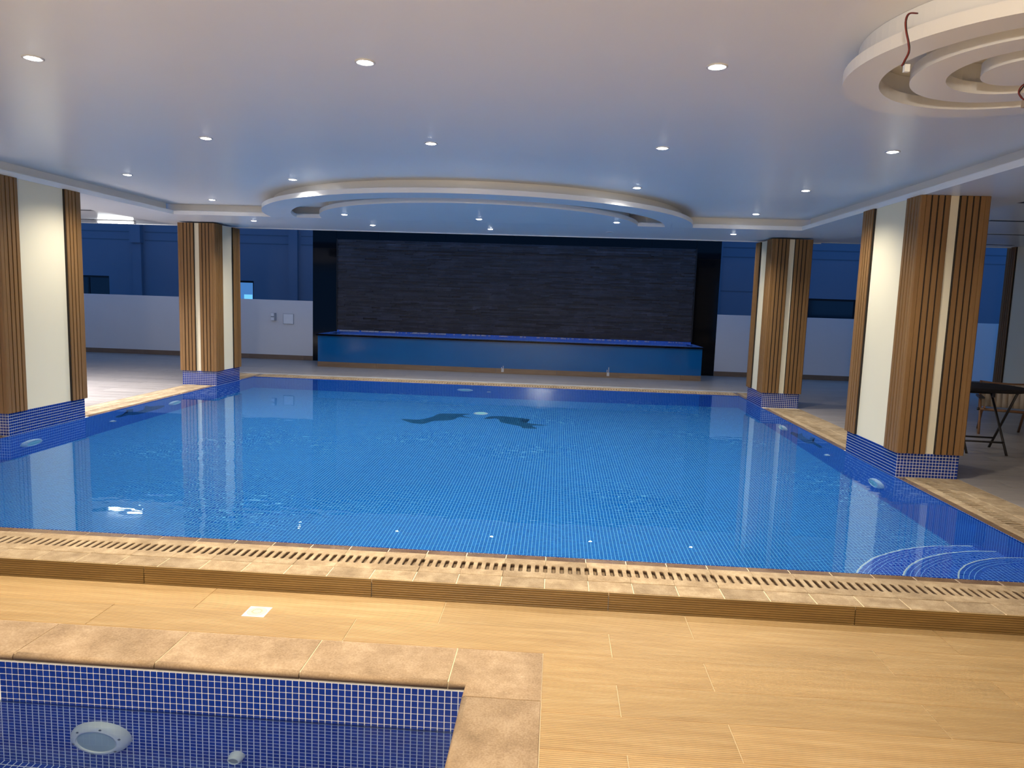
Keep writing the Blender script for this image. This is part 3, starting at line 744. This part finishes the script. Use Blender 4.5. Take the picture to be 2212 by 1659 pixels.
def edge(ox, oy, rz, L, mc, wid, skip=()):
    """edge strip: origin at the water line corner, local x runs along the pool, local y away from the water"""
    n = round(L / GP); ca, sa = cos(rz), sin(rz); st_ = L / n
    def T(x, y): return (ox + x * ca - y * sa, oy + x * sa + y * ca)
    for i in range(n):
        xm = (i + .5) * st_
        if any(a < xm < b for a, b in skip): continue
        sx = st_ / GP
        for nm, me, yo, dz in (('nosing_tile', me_nos, 0, 0), ('overflow_grate', me_grate, .070, random.uniform(-.001, .0015)), ('coping_tile', mc, .070 + GD + .003, 0)):
            x, y = T(i * st_, yo); o = put(nm, me, pool, (x, y, dz), rz + (random.uniform(-.006, .006) if nm == 'overflow_grate' else 0)); o.scale = (sx * .997, 1, 1)
    q0, q1 = T(0, 0), T(L, wid)
    for y0_, y1_, z_, M_ in ((0, .072, -.0065, 0), (.33, wid, -.003, 0)):
        a, b = T(0, y0_), T(L, y1_); gj.box(min(a[0], b[0]), max(a[0], b[0]), min(a[1], b[1]), max(a[1], b[1]), -.022, z_)
CG = .035
# near edge runs along x with the water on its far side -> rotate by pi
edge(XR + .54, YN, pi, XR + .54 - (XL - .46), me_c13, .457)
edge(XL, YF, 0, XR - XL, me_c13, .457)
colA = (6.31 - YN - CG, 6.31 + 1.09 - YN + CG); colB = (10.42 - YN - CG, 10.42 + .8 - YN + CG)
edge(XL, YN, pi / 2, YF + .457 - YN, me_c13, .457, skip=(colA, colB))
L_ = YF + .457 - YN; yT = YF + .457
colD = (yT - (6.32 + 1.09) - CG, yT - 6.32 + CG); colC = (yT - (10.48 + .8) - CG, yT - 10.48 + CG)
edge(XR, yT, -pi / 2, L_, me_c21, .54, skip=(colD, colC))
gj.build('joint_bed', m_grout, pool)
tr = MB(); tr.box(XL - .35, XR + .36, YN - .33, YN - .072, -.0225, -.0215); tr.box(XL - .35, XR + .36, YF + .072, YF + .33, -.0225, -.0215)
tr.box(XL - .33, XL - .072, YN, YF, -.0226, -.0216); tr.box(XR + .072, XR + .33, YN, YF, -.0226, -.0216); tr.build('drain_trough', m_trough, pool)

# submerged lights and inlets ---------------------------------------
def wall_fit(name, label, cat, loc, nrm, R, lens_mat, group, small=False):
    """round fitting; local z is the wall normal"""
    o = bpy.data.objects.new(name, None); COL.objects.link(o); o.location = loc; o.empty_display_size = .05
    o.rotation_euler = Vector(nrm).to_track_quat('Z', 'Y').to_euler(); tag(o, label, cat, group)
    MB().lathe([(R, 0), (R * .97, .018), (R * .86, .034), (R * .72, .042), (R * .66, .042), (R * .65, .036)], 40).build('rim', m_white, o)
    MB().lathe([(R * .65, .036), (R * .4, .040), (.0001, .041)], 40).build('lens', lens_mat, o)
    for ch_ in o.children: ch_.cycles.is_caustics_receiver = True
    if not small:
        for k in range(6):
            a = pi / 3 * k + .35; MB().lathe([(.006, .0), (.006, .003), (.0001, .003)], 10).build('screw', m_greyp, o, loc=(R * .80 * cos(a), R * .80 * sin(a), .0365))
    return o
G = 'round underwater lights'
wall_fit('pool_light', 'pale round underwater light on left pool wall under the nearest pillar', 'pool light', (XL, 6.577, -.55), (1, 0, 0), .14, m_lens2, G)
wall_fit('pool_light', 'pale round underwater light on left pool wall beside the far left pillar', 'pool light', (XL, 9.22, -.55), (1, 0, 0), .14, m_lens2, G)
wall_fit('pool_light', 'pale round underwater light on right pool wall below the large pillar', 'pool light', (XR, 6.648, -.60), (-1, 0, 0), .14, m_lens2, G)
wall_fit('pool_light', 'pale round underwater light on right pool wall near the far right pillar', 'pool light', (XR, 9.40, -.62), (-1, 0, 0), .14, m_lens2, G)
wall_fit('pool_light', 'pale round underwater light in middle of the far pool wall', 'pool light', (-1.495, YF, -.56), (0, -1, 0), .135, m_lens2, G)
wall_fit('pool_light', 'pale round underwater light on pool floor between the two dolphins', 'pool light', (-1.06, 10.20, floor_z(10.2)), (0, 0, 1), .11, m_lens2, G)
H = 'small round water inlets'
wall_fit('water_inlet', 'tiny white inlet in far pool wall right of its underwater light', 'inlet', (-1.096, YF, -.66), (0, -1, 0), .035, m_greyp, H, True)
wall_fit('water_inlet', 'tiny white inlet in left pool wall between pillar and dolphin', 'inlet', (XL, 7.86, -.62), (1, 0, 0), .04, m_greyp, H, True)
wall_fit('water_inlet', 'tiny white inlet in right pool wall behind the large pillar', 'inlet', (XR, 7.84, -.65), (-1, 0, 0), .035, m_greyp, H, True)

# ------------------------------------------------------------------ kids' pool
KW = -.302
kp = thing('kids_pool', 'small sunken pool with navy mosaic walls and sandstone rim', 'swimming pool', (0, 0, 0))
kx0, ky0, kz = -4.1, .9, -.85; KT = -.13 - 7 * TP
m = MB()
uvquad(m, [(kx0, KIY, kz), (KIX, KIY, kz), (KIX, KIY, KT), (kx0, KIY, KT)], kx0 - KIX, 0, kz + .13, KT + .13)
uvquad(m, [(KIX, KIY, kz), (KIX, ky0, kz), (KIX, ky0, KT), (KIX, KIY, KT)], 0, KIY - ky0, kz + .13, KT + .13)
uvquad(m, [(kx0, ky0, kz), (kx0, KIY, kz), (kx0, KIY, -.13), (kx0, ky0, -.13)], 0, KIY - ky0, kz, -.13)
uvquad(m, [(KIX, ky0, kz), (kx0, ky0, kz), (kx0, ky0, -.13), (KIX, ky0, -.13)], 0, KIX - kx0, kz, -.13)
kwall = m.build('pool_wall', m_kidwall, kp)
m = MB(); uvquad(m, [(kx0, ky0, kz), (KIX, ky0, kz), (KIX, KIY, kz), (kx0, KIY, kz)], 0, KIX - kx0, 0, KIY - ky0); kfl = m.build('pool_floor', m_kidwall, kp)
for o_ in (kwall, kfl): o_.cycles.is_caustics_receiver = True
g_ = MB(); g_.box(kx0, KIX + .06, KIY + .0028, KIY + .06, KT - .02, -.128); g_.box(KIX + .0028, KIX + .06, ky0, KIY + .06, KT - .02, -.128)
gb = g_.build('grout_bed', m_grout_w, kp)
m = MB(); m.quad([(kx0, ky0, KW), (KIX + .003, ky0, KW), (KIX + .003, KIY + .003, KW), (kx0, KIY + .003, KW)], smooth=True); kwat = m.build('water', m_water2, kp); kwat.cycles.is_caustics_caster = True
# tiles above (and just below) the water line: the 300 that show largest are single, the rest joined
ins = .0021
me_t = MB().box(ins, TP - ins, -.0032, .0, ins, TP - ins).mesh('mosaic_tile', m_tile_kid)
tiles = []
for j in range(7):
    z = -.130 - (j + 1) * TP
    for i in range(72): tiles.append((KIX - (i + 1) * TP, z))
tiles.sort(key=lambda q_: (q_[1] < KW - .02, hypot(q_[0] + .5, 0) ))
vis_t = [q_ for q_ in tiles if q_[0] > -2.45 and q_[1] > KW - .5 * TP]
singles = vis_t[:300]; sset = set(singles)
for x, z in singles: put('mosaic_tile', me_t, kwall, (x, KIY + .003, z))
m = MB()
for x, z in tiles:
    if (x, z) not in sset: m.box(x + ins, x + TP - ins, KIY - .0002, KIY + .003, z + ins, z + TP - ins)
for j in range(7):
    for i in range(60):
        y, z = KIY - (i + 1) * TP, -.130 - (j + 1) * TP; m.box(KIX - .0002, KIX + .003, y + ins, y + TP - ins, z + ins, z + TP - ins)
m.build('mosaic_tiles', m_tile_kid, kwall, kind='stuff')
# rim stones with a rounded inner edge
def bull(L, mat_, w_=.2805, th=.034):
    """stone: local x along its length, local y from inner rounded edge outwards"""
    m = MB(); g = .0025; prof = [(w_, -th), (w_, -.002), (w_ - .002, 0), (.022, 0)] + [(.022 - .022 * sin(a), -.017 + .017 * cos(a)) for a in [pi * k / 10 for k in range(1, 10)]] + [(.022, -th)]
    n = len(prof); N = 0
    for x in (g, L - g):
        for y, z in prof: m.v.append((x, y, z))
    for i in range(n):
        j = (i + 1) % n; m.f.append((i, j, n + j, n + i)); m.uv.append([(0, 0)] * 4); m.sm.append(3 <= i < 12)
    m.f.append(tuple(reversed(range(n)))); m.f.append(tuple(range(n, 2 * n))); m.uv += [[(0, 0)] * n] * 2; m.sm += [False, False]
    return m
ZT = LZ + .004; xj = -.379
me_b = bull(.606, m_coping, w_=KY - KIY + .004).mesh('rim_stone', m_coping)
for i in range(6): put('rim_stone', me_b, kp, (xj - .606 * (i + 1), KIY - .004, ZT))
yj = 2.57; me_b2 = bull(.606, m_coping, w_=KX - KIX + .004).mesh('rim_stone', m_coping)
for i in range(3): put('rim_stone', me_b2, kp, (KIX - .004, yj - .606 * i, ZT), -pi / 2)
# corner stone (L-shaped, one piece)
m = MB(); g = .0025; x0c, x1c, y1c = xj + g, KX, KY; xi, yi = KIX - .004, KIY - .004
m.prism([(x0c, yi + .017), (xi + .017, yi + .017), (xi + .017, yj + g), (x1c, yj + g), (x1c, y1c), (x0c, y1c)], -.034, 0)
m.tube([(x0c, yi + .017, -.017), (xi + .017, yi + .017, -.017), (xi + .017, yj + g, -.017)], .017, 16)
m.build('corner_stone', m_coping, kp, loc=(0, 0, ZT))
bed = MB(); bed.box(-4.4, KX - .002, KIY + .01, KY - .002, -.3, ZT - .003); bed.box(KIX + .01, KX - .002, .7, KIY + .01, -.3, ZT - .003); bed.build('joint_bed', m_grout, kp)
wall_fit('pool_light', 'large white round underwater light in the kids pool wall', 'pool light', (-1.825, KIY, -.565), (0, -1, 0), .13, m_lens, G)
wall_fit('water_inlet', 'white round nozzle in kids pool wall right of its light', 'inlet', (-1.245, KIY, -.625), (0, -1, 0), .032, m_greyp, H, True)

# floor drain
t = thing('floor_drain', 'small square cream floor drain in the tan plank floor', 'drain', (-1.384, 3.182, LZ))
MB().box(-.054, .054, -.054, .054, .0005, .0025, ch=.0008).build('plate', m_grout_w, t)
MB().lathe([(.047, .0025), (.047, .0032), (.044, .0036), (.0001, .0036)], 32).build('cover', m_canvas if False else m_grout, t)
dsl = MB()
for k in range(16):
    a = 2 * pi * k / 16; dsl.prism([(.018 * cos(a - .06), .018 * sin(a - .06)), (.026 * cos(a - .06), .026 * sin(a - .06)), (.026 * cos(a + .06), .026 * sin(a + .06)), (.018 * cos(a + .06), .018 * sin(a + .06))], .0037, .0040)
dsl.build('slots', m_trough, t)

# hanging wires at the corner medallion
t = thing('hanging_wire', 'dark red and black wire looping down over the medallion ring edge', 'wire', (1.19, 2.72, 2.47))
pth = [(.035, .012, .012), (.0, -.006, .004), (-.012, -.012, -.02), (-.004, -.002, -.05), (.012, .006, -.09), (.016, .006, -.12), (.004, .004, -.15), (-.006, .0, -.17)]
def curve3(p, n=5):
    p = [Vector(q_) for q_ in p]; out = []
    for i in range(len(p) - 1):
        a, b, c_, d = p[max(i - 1, 0)], p[i], p[i + 1], p[min(i + 2, len(p) - 1)]
        for k_ in range(n):
            t_ = k_ / n; out.append(.5 * ((2 * b) + (c_ - a) * t_ + (2 * a - 5 * b + 4 * c_ - d) * t_ ** 2 + (3 * b - a - 3 * c_ + d) * t_ ** 3))
    return out + [p[-1]]
pth = curve3(pth)
MB().tube(pth, .0028, 6).build('red_wire', m_wire_r, t); MB().tube([q_ + Vector((.004, .003, .001)) for q_ in pth[:-1]] + [Vector((.0, .0, -.165))], .0026, 6).build('black_wire', m_wire_b, t)
MB().box(.004, .022, -.004, .012, -.19, -.165).build('terminal_block', m_white, t)
t = thing('hanging_wire', 'short looped wire under the medallion centre at the right frame edge', 'wire', (1.955, 3.295, 2.42))
MB().tube(curve3([(0, 0, 0), (-.02, -.005, -.015), (-.032, -.01, -.04), (-.02, -.01, -.06), (.0, -.004, -.07)]), .003, 6).build('red_wire', m_wire_r, t)
MB().tube(curve3([(.004, .004, 0), (-.012, .0, -.02), (-.025, -.004, -.042), (-.010, -.004, -.062), (.004, 0, -.075)]), .0028, 6).build('black_wire', m_wire_b, t)
MB().box(-.004, .02, -.01, .01, -.10, -.07).build('terminal_block', m_canvas, t)

# ------------------------------------------------------------------ table and chair on the right
t = thing('bistro_table', 'round black folding bistro table behind the large right pillar', 'table', (4.52, 7.74, 0), rz=-.10)
MB().lathe([(.0001, .70), (.360, .70), (.370, .697), (.375, .69), (.375, .668), (.365, .660), (.0001, .660)], 56).build('table_top', m_weave, t)
def leg(p, q_, r=.0125): return MB().tube([p, q_], r, 8)
W1, W2 = .19, .235
for s in (-1, 1):
    leg((s * W1, -.19, .0), (s * W1, .255, .60)).build('leg', m_iron, t)
    leg((s * W2, .28, .0), (s * W2, -.18, .66)).build('leg', m_iron, t)
leg((-W1, -.105, .12), (W1, -.105, .12), .010).build('crossbar', m_iron, t); leg((-W2, .195, .12), (W2, .195, .12), .010).build('crossbar', m_iron, t)
leg((-W1, .255, .60), (W1, .255, .60), .011).build('crossbar', m_iron, t)
for s in (-1, 1): MB().box(s * W1 - .012, s * W1 + .012, .19, .215, .56, .6598).build('bracket', m_iron, t)

t = thing('folding_chair', 'low wooden folding chair with beige canvas behind the round table', 'chair', (5.50, 9.0, 0), rz=-.42)
HW = .25
for s in (-1, 1):
    MB().tube([(s * HW, -.24, 0), (s * HW * .98, -.13, .24), (s * HW, -.05, .43)], .014, 8).build('leg', m_cwood, t)
    MB().tube([(s * (HW - .035), .24, 0), (s * (HW - .035), .03, .24), (s * (HW - .035), -.2, .33)], .014, 8).build('leg', m_cwood, t)
    a = MB(); a.box(s * HW - .03, s * HW + .03, -.22, .16, .43, .452, ch=.004); a.build('armrest', m_iron, t)
    MB().tube([(s * (HW - .01), .05, .26), (s * (HW - .01), .17, .62)], .012, 8).build('back_post', m_cwood, t)
MB().tube([(-HW - .01, -.17, .30), (HW + .01, -.17, .30)], .014, 8).build('seat_rail', m_cwood, t)
MB().tube([(-HW - .01, .06, .27), (HW + .01, .06, .27)], .012, 8).build('seat_rail', m_cwood, t)
for s in (-1, 1): MB().tube([(s * (HW + .012), -.17, .30), (s * (HW + .035), -.17, .30)], .018, 8).build('rail_cap', m_iron, t)
cs = MB(); n = 8
for i in range(n):
    a, b = i / n, (i + 1) / n
    f_ = lambda u: (-.17 + .23 * u, .312 - .03 * sin(pi * u) - .02 * u)
    (y0_, z0_), (y1_, z1_) = f_(a), f_(b)
    cs.quad([(-HW + .03, y0_, z0_), (HW - .03, y0_, z0_), (HW - .03, y1_, z1_), (-HW + .03, y1_, z1_)], smooth=True)
o = cs.build('seat_canvas', m_canvas, t); sm_ = o.modifiers.new('thick', 'SOLIDIFY'); sm_.thickness = .004
cb = MB()
for i in range(n):
    a, b = i / n, (i + 1) / n
    f_ = lambda u: (-HW + .01 + (2 * HW - .02) * u, .02 * sin(pi * u))
    (x0_, d0), (x1_, d1_) = f_(a), f_(b)
    cb.quad([(x0_, .075 + d0, .31), (x1_, .075 + d1_, .31), (x1_, .165 + d1_, .60 - .012 * sin(pi * b)), (x0_, .165 + d0, .60 - .012 * sin(pi * a))], smooth=True)
o = cb.build('back_canvas', m_canvas, t); sm_ = o.modifiers.new('thick', 'SOLIDIFY'); sm_.thickness = .004
MB().tube([(-HW + .0, .17, .615), (-.1, .185, .60), (.1, .185, .60), (HW, .17, .61)], .011, 8).build('top_rail', m_cwood, t)
